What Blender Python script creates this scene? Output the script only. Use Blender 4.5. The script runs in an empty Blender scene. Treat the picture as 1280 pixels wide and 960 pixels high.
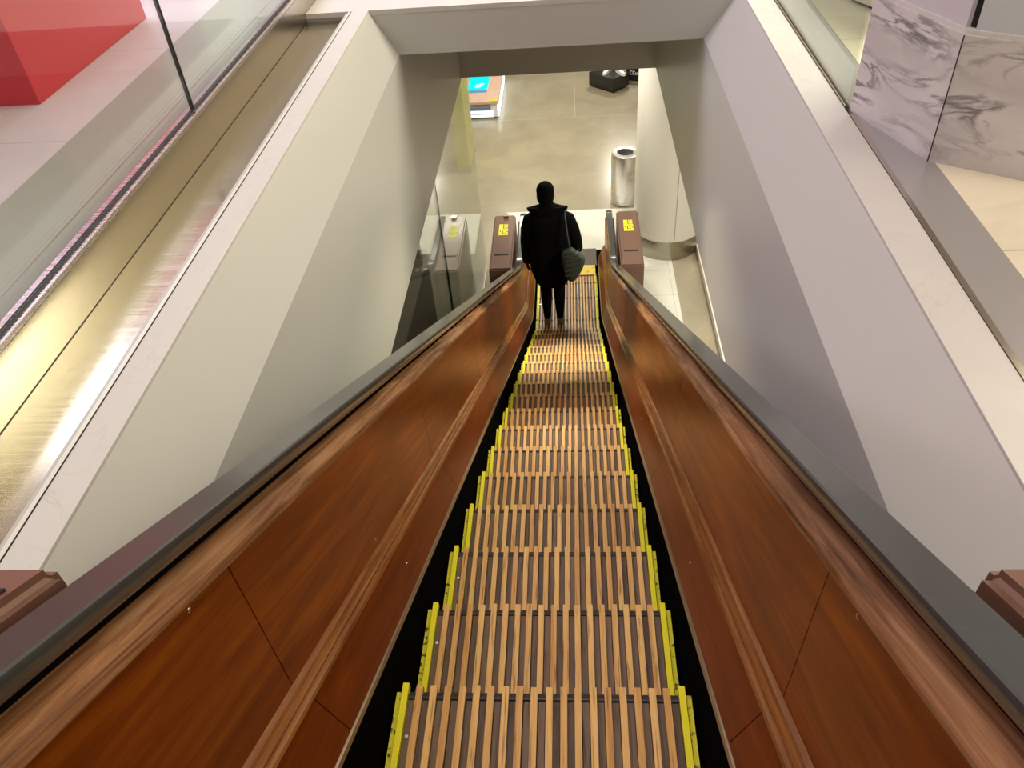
import bpy, bmesh, math, random
from mathutils import Vector, Matrix
random.seed(7)
S = bpy.context.scene
COL = S.collection
ZC = 5.9            # camera height above the lower floor
CX = -0.109         # centre line of the escalator
TAN = math.tan(math.radians(30.11))
N0Y, N0Z = 1.038, ZC - 1.977      # first step nose
STEP = 0.4
UP = 4.5            # upper floor level
LOW = 0.012         # level of the flat steps at the bottom

# ------------------------------------------------------------------ materials
def newmat(name):
    m = bpy.data.materials.new(name); m.use_nodes = True
    nt = m.node_tree; b = nt.nodes['Principled BSDF']
    return m, nt, b
def N(nt, t, **kw):
    n = nt.nodes.new(t)
    for k, v in kw.items():
        if k in n.inputs: n.inputs[k].default_value = v
        else: setattr(n, k, v)
    return n
def plain(name, col, rough=.5, metal=0, coat=0, spec=.5, emit=None, estr=0, bump=0, bscale=60, var=0, vscale=6):
    m, nt, b = newmat(name)
    b.inputs['Base Color'].default_value = (*col, 1); b.inputs['Roughness'].default_value = rough
    b.inputs['Metallic'].default_value = metal; b.inputs['Coat Weight'].default_value = coat
    b.inputs['Coat Roughness'].default_value = .12
    b.inputs['Specular IOR Level'].default_value = spec
    if emit: b.inputs['Emission Color'].default_value = (*emit, 1); b.inputs['Emission Strength'].default_value = estr
    if bump or var:
        tc = N(nt, 'ShaderNodeTexCoord')
    if bump:
        n = N(nt, 'ShaderNodeTexNoise', Scale=bscale, Detail=4.0); nt.links.new(tc.outputs['Object'], n.inputs['Vector'])
        bp = N(nt, 'ShaderNodeBump', Strength=bump, Distance=.002); nt.links.new(n.outputs['Fac'], bp.inputs['Height'])
        nt.links.new(bp.outputs['Normal'], b.inputs['Normal'])
    if var:
        n = N(nt, 'ShaderNodeTexNoise', Scale=vscale, Detail=5.0); nt.links.new(tc.outputs['Object'], n.inputs['Vector'])
        mx = N(nt, 'ShaderNodeMix', data_type='RGBA')
        mx.inputs[6].default_value = (*[c * (1 - var) for c in col], 1); mx.inputs[7].default_value = (*[min(1, c * (1 + var)) for c in col], 1)
        nt.links.new(n.outputs['Fac'], mx.inputs[0]); nt.links.new(mx.outputs[2], b.inputs['Base Color'])
    return m
def ramp(nt, stops):
    r = nt.nodes.new('ShaderNodeValToRGB'); e = r.color_ramp.elements
    while len(e) < len(stops): e.new(.5)
    for i, (p, c) in enumerate(stops): e[i].position = p; e[i].color = (*c, 1)
    return r
def wood(name, stops, rough=.3, coat=.5, metal=0, rot=-30.11, scale=(14, .9, 14), detail=6, patch=0, bump=.15, crough=.12, wscale=2.0):
    """grain that runs along the length of the escalator"""
    m, nt, b = newmat(name)
    tc = N(nt, 'ShaderNodeTexCoord'); m1 = N(nt, 'ShaderNodeMapping'); m1.inputs['Rotation'].default_value = (math.radians(-rot), 0, 0)
    m2 = N(nt, 'ShaderNodeMapping'); m2.inputs['Scale'].default_value = scale
    nt.links.new(tc.outputs['Object'], m1.inputs['Vector']); nt.links.new(m1.outputs[0], m2.inputs['Vector'])
    n = N(nt, 'ShaderNodeTexNoise', Scale=wscale, Detail=float(detail), Roughness=.62, Distortion=.7); nt.links.new(m2.outputs[0], n.inputs['Vector'])
    r = ramp(nt, stops); nt.links.new(n.outputs['Fac'], r.inputs[0])
    out = r.outputs[0]
    if patch:
        p = N(nt, 'ShaderNodeTexNoise', Scale=1.7, Detail=3.0); nt.links.new(m1.outputs[0], p.inputs['Vector'])
        pr = ramp(nt, [(.35, (1 - patch,) * 3), (.65, (1, 1, 1))]); nt.links.new(p.outputs['Fac'], pr.inputs[0])
        mx = N(nt, 'ShaderNodeMix', data_type='RGBA', blend_type='MULTIPLY'); mx.inputs[0].default_value = 1
        nt.links.new(out, mx.inputs[6]); nt.links.new(pr.outputs[0], mx.inputs[7]); out = mx.outputs[2]
    nt.links.new(out, b.inputs['Base Color']); b.inputs['Specular IOR Level'].default_value = .2; b.inputs['Metallic'].default_value = metal
    b.inputs['Roughness'].default_value = rough; b.inputs['Coat Weight'].default_value = coat; b.inputs['Coat Roughness'].default_value = crough
    bp = N(nt, 'ShaderNodeBump', Strength=bump, Distance=.001); nt.links.new(n.outputs['Fac'], bp.inputs['Height']); nt.links.new(bp.outputs[0], b.inputs['Normal'])
    return m
def slatwood(name, a, c, rough):
    """boards whose tone changes from slat to slat and from step to step"""
    m, nt, b = newmat(name)
    tc = N(nt, 'ShaderNodeTexCoord'); oi = N(nt, 'ShaderNodeObjectInfo')
    mp = N(nt, 'ShaderNodeMapping'); mp.inputs['Scale'].default_value = (26.3, .35, 0); nt.links.new(tc.outputs['Object'], mp.inputs['Vector'])
    cb = N(nt, 'ShaderNodeCombineXYZ'); nt.links.new(oi.outputs['Random'], cb.inputs[2]); sc = N(nt, 'ShaderNodeVectorMath', operation='SCALE'); sc.inputs[3].default_value = 90
    nt.links.new(cb.outputs[0], sc.inputs[0]); ad = N(nt, 'ShaderNodeVectorMath', operation='ADD'); nt.links.new(mp.outputs[0], ad.inputs[0]); nt.links.new(sc.outputs[0], ad.inputs[1])
    n = N(nt, 'ShaderNodeTexNoise', Scale=1.0, Detail=1.0); nt.links.new(ad.outputs[0], n.inputs['Vector'])
    m2 = N(nt, 'ShaderNodeMapping'); m2.inputs['Scale'].default_value = (160, 9, 40); nt.links.new(tc.outputs['Object'], m2.inputs['Vector'])
    a2 = N(nt, 'ShaderNodeVectorMath', operation='ADD'); nt.links.new(m2.outputs[0], a2.inputs[0]); nt.links.new(sc.outputs[0], a2.inputs[1])
    g = N(nt, 'ShaderNodeTexNoise', Scale=1.0, Detail=4.0); nt.links.new(a2.outputs[0], g.inputs['Vector'])
    mth = N(nt, 'ShaderNodeMath', operation='MULTIPLY_ADD'); nt.links.new(g.outputs['Fac'], mth.inputs[0]); mth.inputs[1].default_value = .45
    nt.links.new(n.outputs['Fac'], mth.inputs[2])
    r = ramp(nt, [(.45, a), (.85, c)]); nt.links.new(mth.outputs[0], r.inputs[0])
    # small stains
    s = N(nt, 'ShaderNodeTexNoise', Scale=38.0, Detail=2.0); nt.links.new(a2.outputs[0], s.inputs['Vector'])
    s.inputs['Scale'].default_value = .9
    sr = ramp(nt, [(.30, (.35, .3, .28)), (.42, (1, 1, 1))]); nt.links.new(s.outputs['Fac'], sr.inputs[0])
    mx = N(nt, 'ShaderNodeMix', data_type='RGBA', blend_type='MULTIPLY'); mx.inputs[0].default_value = .8
    nt.links.new(r.outputs[0], mx.inputs[6]); nt.links.new(sr.outputs[0], mx.inputs[7])
    nt.links.new(mx.outputs[2], b.inputs['Base Color']); b.inputs['Roughness'].default_value = rough
    return m
def worn(name, col, under, scale, lo, hi, rough=.45):
    m, nt, b = newmat(name)
    tc = N(nt, 'ShaderNodeTexCoord'); oi = N(nt, 'ShaderNodeObjectInfo')
    vm = N(nt, 'ShaderNodeVectorMath', operation='ADD'); nt.links.new(tc.outputs['Object'], vm.inputs[0]); 
    cb = N(nt, 'ShaderNodeCombineXYZ'); nt.links.new(oi.outputs['Random'], cb.inputs[1]); sc = N(nt, 'ShaderNodeVectorMath', operation='SCALE'); sc.inputs[3].default_value = 30
    nt.links.new(cb.outputs[0], sc.inputs[0]); nt.links.new(sc.outputs[0], vm.inputs[1])
    n = N(nt, 'ShaderNodeTexNoise', Scale=float(scale), Detail=4.0); nt.links.new(vm.outputs[0], n.inputs['Vector'])
    r = ramp(nt, [(lo, under), (hi, col)]); nt.links.new(n.outputs['Fac'], r.inputs[0])
    nt.links.new(r.outputs[0], b.inputs['Base Color']); b.inputs['Roughness'].default_value = rough
    return m
def stone(name, base, vein, scale=2.2, dist=2.4, w=(.46, .54), rough=.3, rot=(0, 0, 0), stretch=(1, 1, 1), cloud=.12):
    m, nt, b = newmat(name)
    tc = N(nt, 'ShaderNodeTexCoord'); mp = N(nt, 'ShaderNodeMapping'); mp.inputs['Rotation'].default_value = rot; mp.inputs['Scale'].default_value = stretch
    nt.links.new(tc.outputs['Object'], mp.inputs['Vector'])
    n = N(nt, 'ShaderNodeTexNoise', Scale=scale, Detail=7.0, Roughness=.6, Distortion=dist); nt.links.new(mp.outputs[0], n.inputs['Vector'])
    mid = (w[0] + w[1]) / 2
    r = ramp(nt, [(w[0], (0, 0, 0)), (mid, (1, 1, 1)), (w[1], (0, 0, 0))]); nt.links.new(n.outputs['Fac'], r.inputs[0])
    n2 = N(nt, 'ShaderNodeTexNoise', Scale=scale * 1.3, Detail=3.0); nt.links.new(mp.outputs[0], n2.inputs['Vector'])
    mm = N(nt, 'ShaderNodeMath', operation='MULTIPLY'); nt.links.new(r.outputs[0], mm.inputs[0])
    r2 = ramp(nt, [(.4, (.05,) * 3), (.65, (1, 1, 1))]); nt.links.new(n2.outputs['Fac'], r2.inputs[0]); nt.links.new(r2.outputs[0], mm.inputs[1])
    r3 = ramp(nt, [(.3, tuple(c * (1 - cloud) for c in base)), (.7, base)]); nt.links.new(n2.outputs['Fac'], r3.inputs[0])
    mx = N(nt, 'ShaderNodeMix', data_type='RGBA'); nt.links.new(mm.outputs[0], mx.inputs[0]); nt.links.new(r3.outputs[0], mx.inputs[6]); mx.inputs[7].default_value = (*vein, 1)
    nt.links.new(mx.outputs[2], b.inputs['Base Color']); b.inputs['Roughness'].default_value = rough
    return m
def brushed(name, col, rough, stretch=(3, 220, 220), amt=.25):
    m, nt, b = newmat(name)
    tc = N(nt, 'ShaderNodeTexCoord'); mp = N(nt, 'ShaderNodeMapping'); mp.inputs['Scale'].default_value = stretch
    nt.links.new(tc.outputs['Object'], mp.inputs['Vector'])
    n = N(nt, 'ShaderNodeTexNoise', Scale=1.0, Detail=3.0); nt.links.new(mp.outputs[0], n.inputs['Vector'])
    r = ramp(nt, [(.3, (rough * (1 - amt),) * 3), (.7, (rough * (1 + amt),) * 3)]); nt.links.new(n.outputs['Fac'], r.inputs[0])
    nt.links.new(r.outputs[0], b.inputs['Roughness']); b.inputs['Base Color'].default_value = (*col, 1); b.inputs['Metallic'].default_value = 1
    return m
def glassmat(name, tint, rough=0.0, refl=1.0):
    m, nt, b = newmat(name); nt.nodes.remove(b)
    t = N(nt, 'ShaderNodeBsdfTransparent'); t.inputs[0].default_value = (*tint, 1)
    g = N(nt, 'ShaderNodeBsdfGlossy'); g.inputs['Roughness'].default_value = rough
    lw = N(nt, 'ShaderNodeLayerWeight', Blend=.5); pw = N(nt, 'ShaderNodeMath', operation='POWER'); pw.inputs[1].default_value = 5.0
    nt.links.new(lw.outputs['Facing'], pw.inputs[0]); ml = N(nt, 'ShaderNodeMath', operation='MULTIPLY_ADD'); ml.inputs[1].default_value = .9; ml.inputs[2].default_value = .035 * refl
    nt.links.new(pw.outputs[0], ml.inputs[0])
    mx = N(nt, 'ShaderNodeMixShader'); nt.links.new(ml.outputs[0], mx.inputs[0]); nt.links.new(t.outputs[0], mx.inputs[1]); nt.links.new(g.outputs[0], mx.inputs[2])
    nt.links.new(mx.outputs[0], nt.nodes['Material Output'].inputs['Surface'])
    return m

M = {}
M['panel'] = wood('varnished_panel', [(.25, (.15, .022, .0004)), (.5, (.31, .068, .0012)), (.75, (.48, .135, .004))], rough=.33, coat=.0, metal=.65, patch=.25, bump=.08, crough=.16)
M['lower'] = wood('varnished_skirting', [(.25, (.13, .019, .0006)), (.6, (.26, .048, .001)), (.8, (.36, .08, .003))], rough=.34, coat=.03, metal=.5, patch=.2, bump=.08)
M['mould'] = wood('varnished_moulding', [(.3, (.15, .045, .010)), (.7, (.32, .13, .035))], rough=.25, coat=.45, scale=(30, 1.5, 30), bump=.1)
M['rail'] = wood('worn_rail_wood', [(.30, (.10, .035, .012)), (.46, (.27, .115, .045)), (.55, (.40, .19, .085)), (.7, (.52, .29, .16))], rough=.45, coat=.1, scale=(30, 1.0, 30), patch=.45, bump=.5)
M['oak'] = slatwood('light_oak_slats', (.56, .26, .065), (.86, .54, .19), .45)
M['dark'] = slatwood('dirty_groove_slats', (.060, .035, .024), (.19, .125, .088), .6)
M['yellow'] = worn('yellow_paint', (.86, .80, .01), (.80, .70, .01), 30, .2, .3)
M['yellow_w'] = worn('chipped_yellow_paint', (.72, .66, .03), (.05, .04, .02), 55, .36, .43)
M['yellow_c'] = worn('worn_comb_yellow', (.90, .66, .02), (.55, .30, .03), 12, .32, .44)
M['black'] = plain('black_steel', (.005, .005, .005), .7, 0, 0, spec=.0)
M['blackrod'] = plain('dark_nosing', (.02, .014, .012), .45)
M['trim'] = plain('steel_edge', (.42, .36, .30), .3, 1)
M['chrome'] = plain('chrome', (.8, .8, .8), .15, 1)
M['rubber'] = plain('handrail_rubber', (.048, .050, .051), .2, 0, .2)
M['newel'] = plain('brown_lacquered_steel', (.17, .082, .055), .34, 0, .15, var=.08, vscale=9)
M['slot'] = plain('slot_shadow_gap', (.01, .006, .005), .7)
M['wall'] = plain('painted_wall', (.57, .57, .545), .34, spec=.4, var=.03, vscale=.8)
M['wall_lo'] = plain('painted_lower_wall', (.60, .60, .575), .32, spec=.4, var=.03, vscale=.8)
M['ledge'] = stone('white_ledge_stone', (.66, .635, .615), (.58, .54, .51), 3.5, 1.5, (.48, .52), .6, cloud=.05)
M['steel'] = brushed('brushed_steel', (.50, .47, .39), .20, amt=.3)
M['steel2'] = brushed('brushed_steel_light', (.72, .66, .66), .25)
M['binsteel'] = brushed('bin_steel', (.82, .80, .82), .33, (3, 3, 200))
M['colsteel'] = brushed('column_foot_steel', (.40, .38, .31), .3, (3, 3, 200))
M['marble'] = stone('veined_marble', (.72, .68, .68), (.15, .13, .15), 1.9, 1.3, (.44, .55), .22, (.30, .42, .3), (1, 1, 3.4), .22)
M['glass'] = glassmat('clear_glass', (.93, .98, .955))
M['glass_lo'] = glassmat('clear_glass_lower', (.93, .97, .95), 0, 1.8)
M['glass_edge'] = plain('green_glass_edge', (.0, .05, .035), .15, 0, .3)
M['gasket'] = plain('black_gasket', (.012, .01, .012), .5)
M['border'] = plain('grey_green_stone_border', (.42, .44, .38), .22, var=.04, vscale=3)
M['border_r'] = plain('grey_stone_border', (.33, .31, .31), .25, var=.04, vscale=3)
M['red'] = plain('red_plinth_paint', (.62, .020, .035), .38)
M['white'] = plain('white_plastic', (.85, .84, .86), .35)
M['coat'] = plain('black_coat_cloth', (.0035, .0035, .004), .9, spec=.1)
M['skin'] = plain('dark_skin', (.030, .014, .010), .6, spec=.2)
M['hair'] = plain('black_hair', (.003, .0025, .0025), .9, spec=.1)
M['shoe'] = plain('grey_shoe', (.22, .23, .20), .6)
M['bag'] = plain('dark_green_nylon', (.065, .082, .062), .55, bump=.3, bscale=40)
M['strap'] = plain('grey_green_strap', (.07, .08, .07), .6)
M['plinth'] = plain('black_lacquer', (.010, .010, .009), .3, coat=.2)
M['yellowwall'] = plain('yellow_panel', (.66, .66, .01), .4)
M['pink'] = plain('pink_beige_laminate', (.66, .46, .36), .45, var=.12, vscale=7)
M['lilac'] = plain('lilac_grey_panel', (.60, .56, .62), .35)
M['bluegrey'] = plain('blue_grey_panel', (.58, .60, .65), .35)
M['colwhite'] = plain('cream_column_paint', (.80, .77, .68), .35)
M['beige'] = plain('beige_laminate', (.66, .57, .42), .5)
M['ceil'] = plain('white_ceiling', (.78, .77, .75), .8)
M['storewall'] = plain('store_wall', (.62, .58, .54), .7, var=.1, vscale=.6)
M['gold'] = plain('gold_shelf_panel', (.75, .52, .16), .35, .6)
M['ticker'] = plain('sticker_ink', (.03, .03, .01), .5)

# tiled floors ------------------------------------------------------------
def tiles(name, base, line, size, off, rough, var=.08, width=.004, coat=0, blotch=3.0):
    m, nt, b = newmat(name)
    tc = N(nt, 'ShaderNodeTexCoord'); sp = N(nt, 'ShaderNodeSeparateXYZ'); nt.links.new(tc.outputs['Object'], sp.inputs[0])
    outs = []
    for i in range(2):
        a = N(nt, 'ShaderNodeMath', operation='SUBTRACT'); nt.links.new(sp.outputs[i], a.inputs[0]); a.inputs[1].default_value = off[i]
        p = N(nt, 'ShaderNodeMath', operation='PINGPONG'); nt.links.new(a.outputs[0], p.inputs[0]); p.inputs[1].default_value = size[i] / 2
        l = N(nt, 'ShaderNodeMath', operation='LESS_THAN'); nt.links.new(p.outputs[0], l.inputs[0]); l.inputs[1].default_value = width; outs.append(l)
    mxm = N(nt, 'ShaderNodeMath', operation='MAXIMUM'); nt.links.new(outs[0].outputs[0], mxm.inputs[0]); nt.links.new(outs[1].outputs[0], mxm.inputs[1])
    n = N(nt, 'ShaderNodeTexNoise', Scale=blotch, Detail=6.0, Roughness=.6, Distortion=.6); nt.links.new(tc.outputs['Object'], n.inputs['Vector'])
    r = ramp(nt, [(.3, tuple(c * (1 - var) for c in base)), (.7, tuple(min(1, c * (1 + var)) for c in base))]); nt.links.new(n.outputs['Fac'], r.inputs[0])
    mx = N(nt, 'ShaderNodeMix', data_type='RGBA'); nt.links.new(mxm.outputs[0], mx.inputs[0]); nt.links.new(r.outputs[0], mx.inputs[6]); mx.inputs[7].default_value = (*line, 1)
    nt.links.new(mx.outputs[2], b.inputs['Base Color']); b.inputs['Roughness'].default_value = rough; b.inputs['Coat Weight'].default_value = coat
    return m
M['f_low'] = tiles('polished_concrete', (.37, .325, .235), (.50, .46, .37), (1000, 1000), (500, 13.9), .24, .13, .006, .15, 1.6)
M['f_tile'] = tiles('white_threshold_tile', (.74, .73, .64), (.5, .48, .42), (.6, .56), (.02, 9.45), .35, .04, .003)
M['f_up'] = tiles('pink_white_floor', (.74, .68, .70), (.58, .53, .54), (1.2, 1.2), (-2.25, 3.3), .22, .04, .004)
M['f_upr'] = tiles('cream_stone_floor', (.80, .72, .56), (.55, .48, .38), (1.2, 1.9), (1.72, 2.16), .25, .10, .004)

# ------------------------------------------------------------------ geometry helpers
class MB:
    def __init__(s): s.bm = bmesh.new()
    def v(s, p): return s.bm.verts.new(p)
    def box(s, x0, x1, y0, y1, z0, z1, bev=0):
        r = bmesh.ops.create_cube(s.bm, size=1)['verts']
        for v in r: v.co = Vector((x0 + (v.co.x + .5) * (x1 - x0), y0 + (v.co.y + .5) * (y1 - y0), z0 + (v.co.z + .5) * (z1 - z0)))
        if bev:
            es = list({e for v in r for e in v.link_edges}); bmesh.ops.bevel(s.bm, geom=es, offset=bev, segments=2, affect='EDGES', profile=.5)
        return s
    def quad(s, *p): s.bm.faces.new([s.v(q) for q in p]); return s
    def prism(s, poly, z0, z1):
        a = [s.v((x, y, z0)) for x, y in poly]; b = [s.v((x, y, z1)) for x, y in poly]; n = len(poly)
        s.bm.faces.new(a[::-1]); s.bm.faces.new(b)
        for i in range(n): s.bm.faces.new((a[i], a[(i + 1) % n], b[(i + 1) % n], b[i]))
        return s
    def rings(s, rr, close=True, caps=True):
        R = [[s.v(p) for p in r] for r in rr]; n = len(R[0])
        for a, b in zip(R, R[1:]):
            for i in range(n if close else n - 1): s.bm.faces.new((a[i], a[(i + 1) % n], b[(i + 1) % n], b[i]))
        if caps and close: s.bm.faces.new(R[0][::-1]); s.bm.faces.new(R[-1])
        return s
    def cyl(s, c, r, z0, z1, n=32, r1=None):
        r1 = r if r1 is None else r1
        return s.rings([[(c[0] + q * math.cos(t), c[1] + q * math.sin(t), z) for t in [2 * math.pi * i / n for i in range(n)]] for z, q in ((z0, r), (z1, r1))])
    def lathe(s, c, prof, n=40, caps=False):
        return s.rings([[(c[0] + r * math.cos(t), c[1] + r * math.sin(t), c[2] + z) for t in [2 * math.pi * i / n for i in range(n)]] for r, z in prof], caps=caps)
    def tube(s, pts, r, n=8):
        pts = [Vector(p) for p in pts]; rr = []; u = None
        for i, p in enumerate(pts):
            d = (pts[min(i + 1, len(pts) - 1)] - pts[max(i - 1, 0)]).normalized()
            if u is None: u = d.cross(Vector((0, 0, 1)) if abs(d.z) < .9 else Vector((1, 0, 0)))
            u = (u - d * u.dot(d)).normalized(); w = d.cross(u)
            q = r[i] if isinstance(r, (list, tuple)) else r
            rr.append([p + q * (math.cos(t) * u + math.sin(t) * w) for t in [2 * math.pi * k / n for k in range(n)]])
        return s.rings(rr)
    def ell(s, rr):   # rr: (cx,cy,z,rx,ry)
        n = 28
        return s.rings([[(cx + rx * math.cos(t), cy + ry * math.sin(t), z) for t in [2 * math.pi * i / n for i in range(n)]] for cx, cy, z, rx, ry in rr])
    def sphere(s, c, r, seg=16, sc=(1, 1, 1)):
        bmesh.ops.create_uvsphere(s.bm, u_segments=seg, v_segments=seg // 2 + 2, radius=1, matrix=Matrix.Translation(c) @ Matrix.Diagonal((r * sc[0], r * sc[1], r * sc[2], 1))); return s
    def build(s, name, mat, parent=None, smooth=False, origin=None):
        bm = s.bm; bmesh.ops.recalc_face_normals(bm, faces=bm.faces)
        if origin: bmesh.ops.translate(bm, verts=bm.verts, vec=-Vector(origin))
        me = bpy.data.meshes.new(name); bm.to_mesh(me); bm.free()
        if smooth:
            me.polygons.foreach_set('use_smooth', [True] * len(me.polygons))
            try: me.set_sharp_from_angle(angle=math.radians(40 if smooth is True else smooth))
            except Exception: pass
        me.materials.append(M[mat] if isinstance(mat, str) else mat)
        o = bpy.data.objects.new(name, me); COL.objects.link(o)
        if origin: o.location = origin
        if parent: o.parent = parent
        return o
def empty(name, loc=(0, 0, 0)):
    o = bpy.data.objects.new(name, None); COL.objects.link(o); o.location = loc; o.empty_display_size = .1; return o
def tag(o, label, cat, group=None, kind=None):
    o['label'] = label; o['category'] = cat
    if group: o['group'] = group
    if kind: o['kind'] = kind
    return o
def struct(o): o['kind'] = 'structure'; return o
def lab(o, t): o['label'] = t; return o

def Z(z): return ZC + z
ZT, ZCr, ZB = Z(-1.4), Z(-1.67), Z(-2.81)
# ------------------------------------------------------------------ the escalator path
A = math.radians(30.11)
def bend(p0, pm, p1, R, n):
    """round the corner pm between p0 and p1 with radius R; list of (y,z,angle)"""
    d0 = (pm - p0).normalized(); d1 = (p1 - pm).normalized()
    a0 = math.atan2(-d0.y, d0.x); a1 = math.atan2(-d1.y, d1.x); T = R * math.tan(abs(a1 - a0) / 2)
    s = pm - d0 * T; out = []; sg = 1 if a1 > a0 else -1
    nrm = Vector((math.sin(a0), math.cos(a0))) * (-sg); c = s + nrm * R
    for i in range(n + 1):
        a = a0 + (a1 - a0) * i / n
        q = c - Vector((math.sin(a), math.cos(a))) * (-sg) * R; out.append((q.x, q.y, a))
    return out
def zi(y): return N0Z - (y - N0Y) * TAN
UPL = UP + .30          # landing level
yu = N0Y + (N0Z - UPL) / TAN; yl = N0Y + (N0Z - LOW) / TAN
P0, P1, P2, P3 = Vector((-1.6, UPL)), Vector((yu, UPL)), Vector((yl, LOW)), Vector((9.12, LOW))
PATH = [(P0.x, P0.y, 0.)] + bend(P0, P1, P2, .6, 8) + bend(P1, P2, P3, 1.5, 14) + [(P3.x, P3.y, 0.)]
def at(pp, w): y, z, a = pp; return (y + w * math.sin(a), z + w * math.cos(a))
def sweep(prof, side, path=PATH):
    mb = MB(); mb.rings([[(CX + side * x, *at(p, w)) for x, w in prof] for p in path]); return mb
def cut(mb, y0, y1, gap=.0016):
    bm = mb.bm
    for co, no in (((0, y0 + gap, 0), (0, -1, 0)), ((0, y1 - gap, 0), (0, 1, 0))):
        g = bm.verts[:] + bm.edges[:] + bm.faces[:]
        r = bmesh.ops.bisect_plane(bm, geom=g, plane_co=co, plane_no=no, clear_outer=True)
        es = [e for e in r['geom_cut'] if isinstance(e, bmesh.types.BMEdge)]
        if es: bmesh.ops.contextual_create(bm, geom=es)
    return mb

# ------------------------------------------------------------------ steps
PITCH = .038
step = empty('escalator_step')
T0, T1 = -.462, .0
mb = MB()
for i in range(1, 19):
    x = -.361 + i * PITCH; j = random.uniform(-.0012, .0012)
    mb.box(x - .0088 + j, x + .0088 + j, T0 + .004, T1 + random.uniform(.001, .006), -.022, random.uniform(-.0012, .0004))
mb.build('tread_slats', 'oak', step)
mb = MB()
for i in range(0, 19):
    x = -.361 + (i + .5) * PITCH
    mb.box(x - .0088, x + .0088, T0 + .004, T1 - .034, -.03, -.0095)
mb.build('groove_slats', 'dark', step)
mb = MB(); mb.tube([(-.37, T1 - .024, -.017), (.37, T1 - .024, -.017)], .010, 10); mb.box(-.37, .37, T1 - .033, T1 - .006, -.045, -.02)
mb.build('nosing_bar', 'blackrod', step, True)
for sx in (-1, 1):
    x = sx * .361
    MB().box(x - .0085, x + .0085, T0 + .004, T1 + .008, -.02, .0035, .001).build('yellow_edge', 'yellow', step)
    x = sx * .3785
    lab(MB().box(x - .0065, x + .0065, T0 + .02, T1 - .012, -.03, -.008, .001).build('yellow_edge', 'yellow_w', step), 'chipped outer yellow strip')
# cleated riser curving down below the nose
mb = MB()
for i in range(0, 20):
    x = -.361 + i * PITCH; pr = []
    for k in range(7):
        t = k / 6; pr.append((T1 - .012 - .10 * t ** 2, -.03 - .23 * t))
    for (ya, za), (yb, zb) in zip(pr, pr[1:]):
        mb.quad((x - .008, ya, za), (x + .008, ya, za), (x + .008, yb, zb), (x - .008, yb, zb))
        mb.quad((x + .008, ya - .012, za), (x + .030, ya - .012, za), (x + .030, yb - .012, zb), (x + .008, yb - .012, zb)) if i < 19 else None
mb.build('riser', 'dark', step)
MB().box(-.36, .36, T0 + .01, T1 - .03, -.055, -.031).build('frame', 'black', step)
scr = []
for (x, y) in ((.247, -.07), (-.342, -.13), (.019, -.05), (-.019, -.30), (.323, -.28)):
    b = MB(); b.cyl((x, y), .0052, -.0097, -.0078, 12); b.box(x - .0008, x + .0008, y - .0045, y + .0045, -.0079, -.0075)
    scr.append(b.build('screw', 'chrome', step))
ordinal = ['first', 'second', 'third', 'fourth', 'fifth', 'sixth', 'seventh', 'eighth', 'ninth', 'tenth', 'eleventh', 'twelfth', 'thirteenth', 'fourteenth', 'fifteenth', 'sixteenth', 'seventeenth', 'eighteenth']
def copy_tree(o, parent=None):
    c = o.copy(); COL.objects.link(c); c.parent = parent
    for ch in [x for x in o.children]: copy_tree(ch, c)
    return c
def nose_z(k):
    y = N0Y + STEP * k; z = zi(y)
    # ease into the flat run along the lower bend
    return max(LOW, z)
allsteps = []
for k in range(0, 20):
    y = N0Y + STEP * k; z = nose_z(k)
    if k == 16: z = zi(y) - .012
    if k >= 17: y = N0Y + STEP * 16 + (.432 if k == 17 else .432 + .462 * (k - 17)); z = LOW
    allsteps.append((k, y, z))
proto_children = list(step.children)
for k, y, z in allsteps:
    if k == 0: s_ = step
    else: s_ = copy_tree(step)
    s_.location = (CX, y, z)
    if k == 0: L = 'nearest full wooden step with yellow edge strips, at the bottom edge of the photo'
    elif k <= 14: L = 'slatted wooden step with yellow edges, %s step down beyond the nearest one' % ordinal[k - 1]
    elif k == 15: L = 'dark slatted wooden step two below the flat one where the person stands'.replace('two below', 'second uphill from')
    elif k == 16: L = 'dim slatted wooden step just behind the shoes of the person'
    elif k == 17: L = 'flat wooden step directly under the shoes of the person in black'
    elif k == 18: L = 'flat wooden step in front of the toes of the person in black'
    else: L = 'last flat wooden step sliding under the yellow comb plate'
    tag(s_, L, 'escalator step', 'wooden steps of the escalator')
# the step above the frame's bottom edge, partly under the camera
for k in (-1,):
    y = N0Y + STEP * k; s_ = copy_tree(step); s_.location = (CX, y, zi(y))
    tag(s_, 'wooden step just below the bottom edge of the photo, closest to the camera', 'escalator step', 'wooden steps of the escalator')
# different screws on different steps
for o in [o for o in COL.objects if o.name.startswith('escalator_step')]:
    for ch in [c for c in o.children if c.name.startswith('screw')]:
        if random.random() < .45: bpy.data.objects.remove(ch)

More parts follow.
